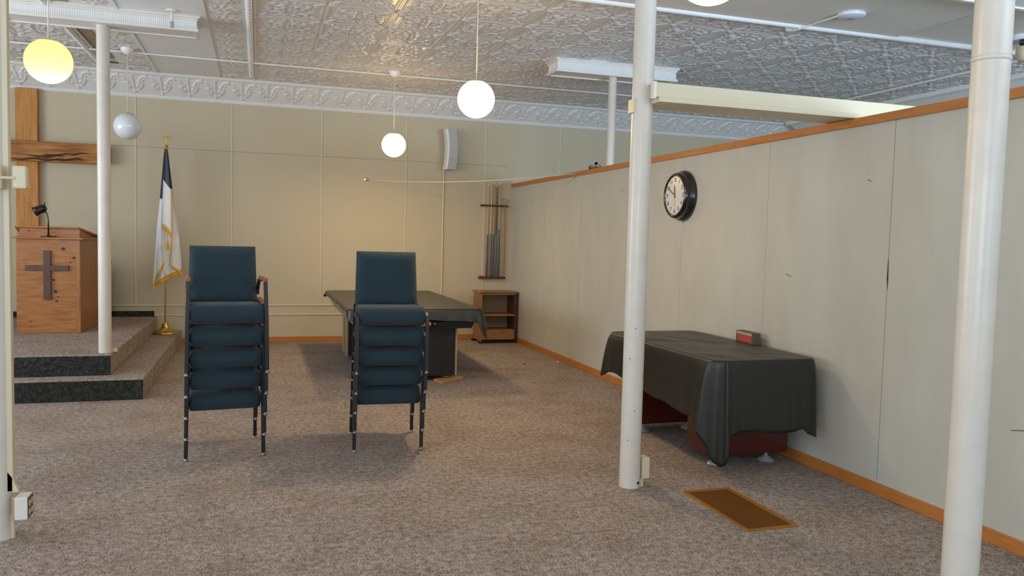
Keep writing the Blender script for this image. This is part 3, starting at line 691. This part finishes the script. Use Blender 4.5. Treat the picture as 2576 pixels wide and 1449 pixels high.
# ------------------------------------------------------------------ flag
FX, FY = -1.165, 11.40
t = thing('flag_stand', 'brass flag pole stand with cross finial on the lower platform step', 'flag pole', (FX, FY, .19))
MB().lathe([(.15, 0), (.155, .008), (.15, .022), (.125, .03), (.075, .05), (.045, .085), (.034, .13), (.03, .14), (1e-6, .141)], n=40).build('base', m_brass, t, smooth='auto')
MB().tube([(0, 0, .13), (.02, 0, 2.45)], .012, 14).build('pole', m_brass, t, smooth='auto')
MB().lathe([(.012, 2.42), (.022, 2.43), (.016, 2.45), (.024, 2.465), (.012, 2.48), (.005, 2.5)], (.02, 0, 0), 16).build('finial_base', m_brass, t, smooth='auto')
MB().box(.012, -.005, 2.49, .028, .005, 2.645).box(-.03, -.005, 2.58, .07, .005, 2.597).build('cross_finial', m_brass, t, bevel=.003)
tf = thing('flag', 'white and navy flag with gold fringe draped down the brass pole', 'flag', (FX, FY, .19)); o_ = Vector((FX, FY, .19))
def sheet(rows, y0, amp, freq, ph, nU=28):
    """rows: list of (z, xl, xr); returns grid arrays"""
    zs = np.array([r[0] for r in rows]); xl = np.array([r[1] for r in rows]); xr = np.array([r[2] for r in rows])
    s = np.linspace(0, 1, 46); t_ = np.linspace(0, 1, len(rows))
    Z = np.interp(s, t_, zs); L_ = np.interp(s, t_, xl); R_ = np.interp(s, t_, xr)
    u = np.linspace(0, 1, nU+1); U, SS = np.meshgrid(u, s)
    X = L_[:, None]*(1-U)+R_[:, None]*U; ZZ = np.repeat(Z[:, None], nU+1, 1)
    Y = y0+amp*(.3+SS)*np.sin(U*freq+ph)
    return X, Y, ZZ, U, SS
def cut(X, Y, Z, U, SS, zlo, zhi):
    """map the rows between hem curves zlo(u) and zhi(u)"""
    lo = zlo(U[0]); hi = zhi(U[0])
    return lo, hi
def cloth(name, m, topf, botf, xlf, xrf, y0, amp, freq, ph, nU=26, nV=40, parent=tf):
    u = np.linspace(0, 1, nU+1); v = np.linspace(0, 1, nV+1); U, V = np.meshgrid(u, v)
    T = topf(U); B_ = botf(U); Z = T*(1-V)+B_*V
    X = xlf(Z)*(1-U)+xrf(Z)*U
    k = np.clip((2.62-Z)/1.6, 0, 1)
    Y = y0+amp*(.25+k)*np.sin(U*freq+ph+k*.6)
    return npgrid(name, X, Y, Z, m, parent, off=(FX, FY, .19)), (X, Y, Z)
ip = lambda zs, xs: (lambda Z: np.interp(Z, zs, xs))
xl_b = ip([.80, 1.0, 1.6, 2.0, 2.6], [-1.305, -1.295, -1.255, -1.215, -1.165])
xr_b = ip([.80, .98, 1.2, 1.56, 2.05, 2.6], [-.955, -.955, -.965, -1.0, -1.065, -1.125])
bot_b = lambda U: np.interp(U, [0, .25, .6, 1], [.80, .88, .95, 1.0])
nav_b = lambda U: np.interp(U, [0, .3, .6, 1], [1.97, 2.0, 2.12, 2.10])
cloth('field', m_flagw, nav_b, bot_b, xl_b, xr_b, FY-.03, .018, 15, 0)
cloth('canton', m_navy, lambda U: U*0+2.62, nav_b, xl_b, xr_b, FY-.03, .018, 15, 0, nV=20)
g1 = lambda U: bot_b(U)+.045
cloth('fringe', m_gold, g1, lambda U: bot_b(U)-.015, xl_b, xr_b, FY-.034, .018, 15, 0, nV=3)
# front fold, left panel reaching to the left tip
xl_f = ip([.80, 1.0, 1.6, 2.0, 2.6], [-1.308, -1.298, -1.258, -1.218, -1.167]); xr_f = ip([.8, 2.0, 2.6], [-1.172, -1.172, -1.15])
bf = lambda U: np.interp(U, [0, .35, .7, 1], [.80, .95, 1.02, 1.10])
cloth('field', m_flagw, lambda U: U*0+1.97, bf, xl_f, xr_f, FY-.062, .012, 7, .4)
cloth('canton', m_navy, lambda U: U*0+2.62, lambda U: U*0+1.97, xl_f, xr_f, FY-.062, .012, 7, .4, nV=16)
cloth('fringe', m_gold, lambda U: bf(U)+.05, lambda U: bf(U)-.012, xl_f, xr_f, FY-.066, .012, 7, .4, nV=3)
# middle fold ending high, gold edge on its right side
xl_m = ip([1.4, 2.0, 2.6], [-1.19, -1.185, -1.16]); xr_m = ip([1.4, 2.05, 2.6], [-1.075, -1.085, -1.13])
bm_ = lambda U: np.interp(U, [0, .3, .7, 1], [1.60, 1.585, 1.53, 1.46])
cloth('field', m_flagw, lambda U: np.interp(U, [0, 1], [2.22, 2.10]), bm_, xl_m, xr_m, FY-.085, .012, 5, 0)
cloth('canton', m_navy, lambda U: U*0+2.62, lambda U: np.interp(U, [0, 1], [2.22, 2.10]), xl_m, xr_m, FY-.085, .012, 5, 0, nV=16)
cloth('fringe', m_gold, lambda U: bm_(U)+.045, lambda U: bm_(U)-.02, xl_m, xr_m, FY-.09, .012, 5, 0, nV=3)
b = MB()
ed = [(2.08, -1.083, -1.072), (1.8, -1.082, -1.068), (1.46, -1.080, -1.062), (1.25, -1.098, -1.082), (1.11, -1.112, -1.096), (1.07, -1.09, -1.03), (1.02, -1.0, -.955), (.985, -.965, -.95)]
b.tube([((q0+q1)/2, FY-.097, q) for q, q0, q1 in ed], [.0075]*5+[.014, .018, .016], 8)
b.build('fringe', m_gold, tf, o_)
MB().tube([(-1.15, FY-.1, 1.58), (-1.13, FY-.1, 1.5), (-1.125, FY-.1, 1.42)], .003, 6).tube([(-1.125, FY-.1, 1.42), (-1.125, FY-.1, 1.40), (-1.125, FY-.1, 1.30)], [.006, .014, .018], 10).build('tassel', m_gold, tf, o_, smooth='auto')
MB().tube([(-1.155, FY-.05, 2.57), (-1.14, FY-.05, 2.64)], .02, 10).build('tie_cord', m_gold, tf, o_, smooth='auto')

# ------------------------------------------------------------------ chairs
def cushion(w_, y0, y1, z0, z1, rear_z0):
    """seat cushion with a rounded waterfall front; cross section in y-z swept over x with soft ends"""
    prof = []
    H_ = z1-z0; r = H_*.5
    for i in range(9):
        a = -PI/2-PI*i/8
        prof.append((y0+r*.8+math.cos(a)*r*.8, z0+r+math.sin(a)*r))
    prof += [(y0+.12, z1+.004), (y0+.25, z1-.004), (y1-.03, z1-.014), (y1, z1-.035), (y1, rear_z0+.015), (y1-.02, rear_z0), (y0+.2, rear_z0-.004), (y0+.11, (z0+rear_z0)/2)]
    cyc = sum(p[0] for p in prof)/len(prof); czc = (z0+z1)/2
    bm = bmesh.new(); rings = []
    xs_ = [(-1, .35), (-.997, .62), (-.985, .82), (-.95, .95), (-.88, 1), (0, 1), (.88, 1), (.95, .95), (.985, .82), (.997, .62), (1, .35)]
    for x, s in xs_:
        sh = (1-s)*.07
        ring = []
        for (y, z) in prof:
            dy = y-cyc; dz = z-czc
            ring.append(bm.verts.new((x*w_/2, cyc+dy-math.copysign(min(abs(dy), sh), dy), czc+dz-math.copysign(min(abs(dz), sh*.9), dz))))
        rings.append(ring)
    n = len(prof)
    for i in range(len(rings)-1):
        for j in range(n): bm.faces.new((rings[i][j], rings[i][(j+1)%n], rings[i+1][(j+1)%n], rings[i+1][j]))
    bm.faces.new(rings[0]); bm.faces.new(rings[-1][::-1])
    m = MB(); m.bm.free(); m.bm = bm; return m
def pad(w0, w1, z0, z1, th, tilt_y0, tilt_y1):
    """back cushion: rounded slab leaning back from z0 to z1"""
    bm = bmesh.new(); nx_, nz_ = 12, 12; front = []; back = []
    def ed(t): return max(0.0, 1-abs(2*t-1)**10)
    for i in range(nz_+1):
        tz = i/nz_; rowf = []; rowb = []
        for j in range(nx_+1):
            tx = j/nx_; e = (ed(tx)*ed(tz))**.4
            w_ = w0+(w1-w0)*tz; x = (tx-.5)*w_; z = z0+(z1-z0)*tz; y = tilt_y0+(tilt_y1-tilt_y0)*tz
            rowf.append(bm.verts.new((x, y-.006-th*.62*e, z))); rowb.append(bm.verts.new((x, y+.006+th*.3*e, z)))
        front.append(rowf); back.append(rowb)
    for i in range(nz_):
        for j in range(nx_):
            bm.faces.new((front[i][j], front[i][j+1], front[i+1][j+1], front[i+1][j])); bm.faces.new((back[i][j+1], back[i][j], back[i+1][j], back[i+1][j+1]))
    for i in range(nz_):
        bm.faces.new((front[i][0], front[i+1][0], back[i+1][0], back[i][0])); bm.faces.new((front[i+1][nx_], front[i][nx_], back[i][nx_], back[i+1][nx_]))
    for j in range(nx_):
        bm.faces.new((front[0][j+1], front[0][j], back[0][j], back[0][j+1])); bm.faces.new((front[nz_][j], front[nz_][j+1], back[nz_][j+1], back[nz_][j]))
    m = MB(); m.bm.free(); m.bm = bm; return m
def make_chair(name, label, arms, hw, loc, rz, group):
    t = thing(name, label, 'chair', loc, rz, group)
    ry = .238 if arms else .262
    cushion(.470, -.268, .215, .333, .463, .385).build('seat', m_chairf, t, smooth=True)
    pad(.462, .444, .43, .84, .045, .215, .285).build('backrest', m_chairf, t, smooth=True)
    MB().box(-.205, -.17, .367, .205, .20, .381).build('seat_pan', m_blackm, t)
    k = .0125
    for s in (-1, 1):
        x = s*hw
        if arms:
            pts = [(x*1.02, -.26, .022), (x*1.0, -.262, .35), (x*.965, -.258, .618)]
            MB().tube(pts, k, square=True).build('leg', m_blackm, t, bevel=.003)
            ar = MB().box(-.0145, -.279, .0, .0145, .06, .028).xf(Matrix.Translation((x*.965, 0, .614))).build('armrest', m_armw, t, bevel=.009)
            MB().tube([(x*.965, .04, .615), (x*.96, .16, .60), (x*.955, .24, .53), (x*.955, .222, .50)], .011, square=True).build('arm_support', m_blackm, t, bevel=.003)
        else:
            pts = [(x, -.27, .022), (x, -.266, .36), (x*.998, -.255, .40), (x*.995, -.22, .415), (x*.99, -.05, .395)]
            MB().tube(pts, k, square=True).build('leg', m_blackm, t, bevel=.003)
        MB().tube([(x*.98, ry, .022), (x*.965, .215, .36), (x*.955, .205, .45)], k, square=True).build('leg', m_blackm, t, bevel=.003)
        MB().tube([(x*.955, .205, .43), (x*.86, .225, .50), (x*.84, .25, .60), (x*.83, .275, .78)], .0105, square=True).build('back_post', m_blackm, t, bevel=.003)
        MB().tube([(x*.99, -.25, .385), (x*.965, .21, .375)], .010, square=True).build('side_rail', m_blackm, t, bevel=.002)
        for (px, py) in ((x*(1.02 if arms else 1), -.262 if arms else -.27), (x*.98, ry)):
            MB().lathe([(.0125, 0), (.0145, .004), (.0135, .010), (.008, .016), (.008, .024)], (px, py, 0), 14).build('foot_glide', mat('dull_steel', (150, 150, 148), .4, metal=1), t, smooth='auto')
    return t
def stack(fl, rz, n, pitch, arms, hw, side):
    g = 'armchairs in the left stack' if arms else 'armless chairs in the right stack'
    nm = 'stacking_armchair' if arms else 'stacking_chair'
    kind = 'teal armchair with wooden arm pads' if arms else 'teal blue armless chair'
    words = ['lowest of the %s stack, standing on the carpet', 'second from the bottom of the %s stack', 'middle chair of the %s stack', 'second from the top of the %s stack', 'topmost of the %s stack with its backrest showing']
    ax = Vector((math.cos(rz), math.sin(rz), 0)); ay = Vector((-math.sin(rz), math.cos(rz), 0))
    base = Vector((*fl, 0)) + ax*hw + ay*.262
    first = None
    for k in range(n):
        p = base - ay*(.052*k) + Vector((0, 0, pitch*k)); lab = kind+', '+words[k] % side
        if first is None: first = make_chair(nm, lab, arms, hw, p, rz, g)
        else: dup(first, p, rz, lab, g)
stack((-.452, 5.715), math.radians(5.5), 5, .1545, True, .247, 'left')
stack((.668, 5.714), math.radians(-3.4), 5, .1500, False, .2415, 'right')

# ------------------------------------------------------------------ draped covers
def cover(name, label, x0, x1, y0, y1, z, r, keys, wr, seed, m_):
    """keys: list of (side position 0..4, drop, flare). side 0 = front (y0) left->right, 1 = right, 2 = back right->left, 3 = left back->front"""
    P = []
    def corner(cx_, cy__, a0, base):
        for i in range(1, 8):
            a = a0+PI/2*i/8; P.append((cx_+r*math.cos(a), cy__+r*math.sin(a), math.cos(a), math.sin(a), base+(i/8-.5)*.10))
    n1, n2 = 44, 60
    for i in range(n1+1): P.append((x0+r+(x1-x0-2*r)*i/n1, y0, 0, -1, .05+.9*i/n1))
    corner(x1-r, y0+r, -PI/2, 1)
    for i in range(n2+1): P.append((x1, y0+r+(y1-y0-2*r)*i/n2, 1, 0, 1.05+.9*i/n2))
    corner(x1-r, y1-r, 0, 2)
    for i in range(n1+1): P.append((x1-r-(x1-x0-2*r)*i/n1, y1, 0, 1, 2.05+.9*i/n1))
    corner(x0+r, y1-r, PI/2, 3)
    for i in range(n2+1): P.append((x0, y1-r-(y1-y0-2*r)*i/n2, -1, 0, 3.05+.9*i/n2))
    corner(x0+r, y0+r, PI, 4)
    P = np.array(P); s = P[:, 4] % 4
    ks = sorted([(k % 4, d, fl_, a_) for k, d, fl_, a_ in keys]); K = np.array(ks)
    kk = np.concatenate([K[-1:, 0]-4, K[:, 0], K[:1, 0]+4])
    def interp(col): return np.interp(s, kk, np.concatenate([K[-1:, col], K[:, col], K[:1, col]]))
    drop, flare, amp = interp(1), interp(2), interp(3)
    rg = np.random.RandomState(seed)
    ph = rg.rand(6)*6.28
    arc_ = np.cumsum(np.r_[0, np.hypot(np.diff(P[:, 0]), np.diff(P[:, 1]))]); LT = arc_[-1]+math.hypot(P[0,0]-P[-1,0], P[0,1]-P[-1,1]); per = lambda f: 2*PI*round(f*LT/(2*PI))/LT
    w1 = np.sin(arc_*per(34)+ph[0])*.6+np.sin(arc_*per(95)+ph[1])*.5+np.sin(arc_*per(11)+ph[2])*.5
    rows = []
    # top surface
    cxm, cym = (x0+x1)/2, (y0+y1)/2
    for k in range(0, 26):
        q = k/26
        X = cxm+(P[:, 0]-cxm)*q; Y = cym+(P[:, 1]-cym)*q
        wz = wr*(np.sin(X*9+Y*5+ph[3])*np.sin(Y*7-X*4+ph[4])+.6*np.sin(X*23+Y*17+ph[5])*np.sin(Y*3.1))
        rows.append(np.stack([X, Y, z+wz*min(1, (1-q)*6)*1.0], -1))
    e = .018
    for a in (0, .35, .7, 1):
        th = a*PI/2
        rows.append(np.stack([P[:, 0]+P[:, 2]*e*math.sin(th), P[:, 1]+P[:, 3]*e*math.sin(th), z-e*(1-math.cos(th))+0*s], -1))
    for j in range(1, 19):
        tt = j/18
        o = e+flare*tt**.55+amp*w1*tt
        o = np.maximum(o, e*.6)
        rows.append(np.stack([P[:, 0]+P[:, 2]*o, P[:, 1]+P[:, 3]*o, z-e-(drop-e)*tt*(1+.0*w1)+.006*tt*np.sin(arc_*per(14)+ph[3])], -1))
    G = np.array(rows); G = np.concatenate([G, G[:, :1]], 1)
    o = npgrid(name, G[:, :, 0], G[:, :, 1], G[:, :, 2], m_)
    md = o.modifiers.new('t', 'SOLIDIFY'); md.thickness = .003
    tag(o, label, 'table cover'); return o

# pool table at the back
t = thing('pool_table', 'full size pool table at the back under a short dark cover', 'pool table', (1.61, 9.7, 0)); off = t.location[:]
m_lam = mat('beige_laminate', (168, 146, 108), .35, rgb2=(156, 132, 96), scale=5, detail=4)
m_darkl = mat('dark_laminate', (24, 20, 16), .5, rgb2=(19, 16, 13), scale=30)
tx0, tx1, ty0, ty1 = .91, 2.30, 8.27, 11.05
MB().box(tx0, ty0, .75, tx1, ty1, .79).build('top_rail', m_darkl, t, off, bevel=.008)
MB().hexa([(tx0+.09, ty0+.02, .585), (tx1-.09, ty0+.02, .585), (tx1-.09, ty1-.06, .585), (tx0+.09, ty1-.06, .585), (tx0+.012, ty0+.004, .75), (tx1-.01, ty0+.004, .75), (tx1-.01, ty1-.01, .75), (tx0+.012, ty1-.01, .75)]).build('apron', m_darkl, t, off)
MB().hexa([(tx0+.085, ty0+.03, .583), (tx0+.095, ty0+.03, .583), (tx0+.095, ty1-.07, .583), (tx0+.085, ty1-.07, .583), (tx0-.004, ty0+.03, .74), (tx0+.01, ty0+.03, .74), (tx0+.01, ty1-.03, .74), (tx0-.004, ty1-.03, .74)]).build('side_skirt', m_lam, t, off)
b = MB()
for q in (9.2, 10.15): b.hexa([(tx0+.082, q, .60), (tx0+.09, q, .60), (tx0+.09, q+.006, .60), (tx0+.082, q+.006, .60), (tx0-.006, q, .735), (tx0, q, .735), (tx0, q+.006, .735), (tx0-.006, q+.006, .735)])
b.build('skirt_joint', m_darkl, t, off)
for y0_, y1_ in ((8.39, 8.95), (9.90, 10.42)):
    ped = MB().box(1.07, y0_+.004, .06, 2.06, y1_-.004, .59).build('pedestal', m_darkl, t, off)
    for xa, xb, wd in ((2.06, 2.08, .06), (1.05, 1.07, .16)):
        MB().box(xa, y0_, .06, xb, y0_+wd, .59).build('edge_strip', m_lam, ped, off)
        MB().box(xa, y1_-wd, .06, xb, y1_, .59).build('edge_strip', m_lam, ped, off)
    for px in (1.17, 1.99):
        for py in (y0_+.09, y1_-.09):
            MB().lathe([(.05, 0), (.052, .006), (.03, .02), (.012, .03), (.012, .06)], (px, py, 0 if not (px > 1.5 and y0_ < 9 and py < y0_+.2) else .034), 20).build('foot', m_chrome, t, off, smooth='auto')
tray = MB().box(1.44, ty0-.002, .612, 1.93, ty0+.012, .665).build('ball_tray_opening', mat('tray_dark', (8, 8, 8), .6), t, off, bevel=.006)
for i, (x, cc, lb) in enumerate(((1.672, (230, 152, 44), 'orange pool ball at the end of the table tray'), (1.733, (206, 92, 42), 'red orange pool ball with a pale spot in the tray'), (1.80, (40, 30, 34), 'dark pool ball at the right of the tray'))):
    tb = thing('pool_ball', lb, 'pool ball', (x, ty0-.012, .637), 0, 'pool balls in the table tray')
    MB().sphere((0, 0, 0), .0285, n=18).build('ball', mat('ball%d' % i, cc, .12, coat=.6), tb, smooth=True)
    if i == 1: MB().lathe([(1e-6, 0), (.009, 0), (.009, .001), (1e-6, .001)], (0, -.029, .008), 14, 'y').build('number_spot', mat('ferrule', (232, 228, 216), .3), tb)
m_cov1 = mat('thin_dark_cover', (44, 43, 34), .38, spec=.5, bump=.22, scale=22, detail=5)
cover('pool_table_cover', 'thin wrinkled dark plastic cover on the pool table at the back', tx0-.012, tx1+.012, ty0-.012, ty1+.012, .796, .05,
      [(0, .12, .01, .003), (.10, .125, .01, .004), (.5, .118, .012, .004), (.75, .122, .012, .004), (.95, .15, .02, .006), (1.0, .32, .07, .012), (1.05, .22, .05, .01), (1.12, .16, .02, .006), (1.6, .10, .02, .006),
       (2, .08, .02, .005), (2.5, .06, .015, .004), (2.95, .08, .02, .01), (3, .09, .03, .015), (3.06, .05, .004, .004), (3.5, .035, .0, .003), (3.93, .045, .0, .003)], .0035, 3, m_cov1)

tag(MB().prism([(-.20, -.09), (.19, -.10), (.22, -.04), (.10, .09), (-.12, .085)], .026, 'z', 0).xf(Matrix.Rotation(.72, 4, 'Z')).xf(Matrix.Translation((1.97, 8.40, 0))).build('wood_block', wood('scrap_wood', (168, 128, 82), (190, 150, 104), (9, 2, 9)), bevel=.003), 'scrap board wedged under the front foot of the pool table', 'board')

# game table against the partition
t = thing('game_table', 'dark red game table under a long black cover by the partition', 'game table', (3.23, 5.3, 0)); off = t.location[:]
m_red = mat('dark_red_laminate', (78, 24, 18), .3, coat=.3)
gx0, gx1, gy0, gy1 = 2.87, 3.63, 4.52, 6.13
MB().box(gx0, gy0, .68, gx1, gy1, .785).build('top', m_blackm, t, off, bevel=.01)
MB().box(gx0+.05, gy0+.06, .48, gx1-.05, gy1-.06, .68).build('apron', m_red, t, off, bevel=.004)
for y0_, y1_ in ((4.80, 5.15), (5.80, 6.08)):
    p_ = MB().box(3.045 if y0_ < 5 else 2.96, y0_, .07, 3.665 if y0_ < 5 else 3.60, y1_, .50).build('pedestal', m_red, t, off, bevel=.003)
    MB().box(3.043 if y0_ < 5 else 2.958, y0_-.002, .055, 3.667 if y0_ < 5 else 3.602, y1_+.002, .072).build('base_strip', mat('grey_strip', (120, 112, 106), .4), p_)
    for px in ((3.115, 3.53) if y0_ < 5 else (3.045, 3.475)):
        MB().lathe([(.058, 0), (.062, .004), (.055, .012), (.03, .03), (.012, .042), (.012, .07)], (px, y0_+.06, 0), 24).build('foot', m_chrome, t, off, smooth='auto')
cover('game_table_cover', 'long black vinyl cover draped over the game table', gx0-.012, gx1+.012, gy0-.012, gy1+.012, .795, .07,
      [(0.0, .66, .012, .022), (.04, .70, .004, .030), (.075, .64, .01, .026), (.12, .50, .015, .014), (.2, .475, .02, .003), (.5, .49, .015, .002), (.8, .49, .012, .004), (.9, .475, .015, .006), (1.0, .55, .04, .010), (1.06, .42, .03, .006), (1.2, .30, .012, .004),
       (1.6, .25, .012, .004), (2.0, .35, .04, .008), (2.5, .30, .03, .006), (2.95, .33, .05, .008), (3.0, .38, .08, .010), (3.06, .33, .05, .010), (3.15, .32, .03, .005), (3.5, .38, .015, .003), (3.86, .42, .02, .006), (3.92, .44, .035, .014), (3.95, .50, .05, .022), (3.975, .58, .03, .026)], .008, 11, m_cover)
t = thing('small_box', 'small cardboard box with a red label on the covered table', 'box', (3.645, 5.33, .797), math.radians(-6))
bb = MB().box(-.02, -.13, 0, .05, .13, .085).build('carton', mat('brown_card', (92, 78, 62), .6), t, bevel=.002)
MB().box(-.0215, -.12, .012, -.0195, .10, .058).build('red_label', mat('red_label', (178, 66, 72), .5), t)
MB().box(-.0215, -.12, .062, -.0195, .12, .080).build('tan_label', mat('tan_label', (176, 160, 130), .5), t)

# floor vent
t = thing('floor_vent', 'brass coloured metal floor register grille in the carpet', 'floor vent', (2.715, 3.988, 0))
m_vent = mat('ochre_metal', (172, 116, 40), .4, metal=.3)
hw_, hl = .168, .35
b = MB(); e = .026
b.ring(-hw_, -hl, hw_, hl, e, 0, .007)
b.build('frame', m_vent, t, bevel=.002)
MB().box(-hw_+e, -hl+e, .0005, hw_-e, hl-e, .0015).build('dark_well', mat('well', (26, 16, 8), .8), t)
b = MB()
for k in range(30):
    x = -hw_+e+(2*hw_-2*e)*(k+.5)/30; b.box(x-.0026, -hl+e, .0015, x+.0026, hl-e, .005)
for k in range(50):
    y = -hl+e+(2*hl-2*e)*(k+.5)/50; b.box(-hw_+e, y-.0022, .0015, hw_-e, y+.0022, .0048)
b.build('grille', mat('vent_bronze', (122, 76, 28), .5, metal=.3), t)
# litter by the baseboard
tag(MB().sphere((3.66, 9.42, .006), .012, n=8).build('paper_scrap', mat('ferrule', (232, 228, 216), .3)), 'tiny white scrap on the carpet by the partition baseboard', 'scrap')
tag(MB().sphere((3.18, 9.33, .005), .009, n=8).build('black_crumb', m_blackm), 'tiny black crumb on the carpet near the partition', 'scrap')
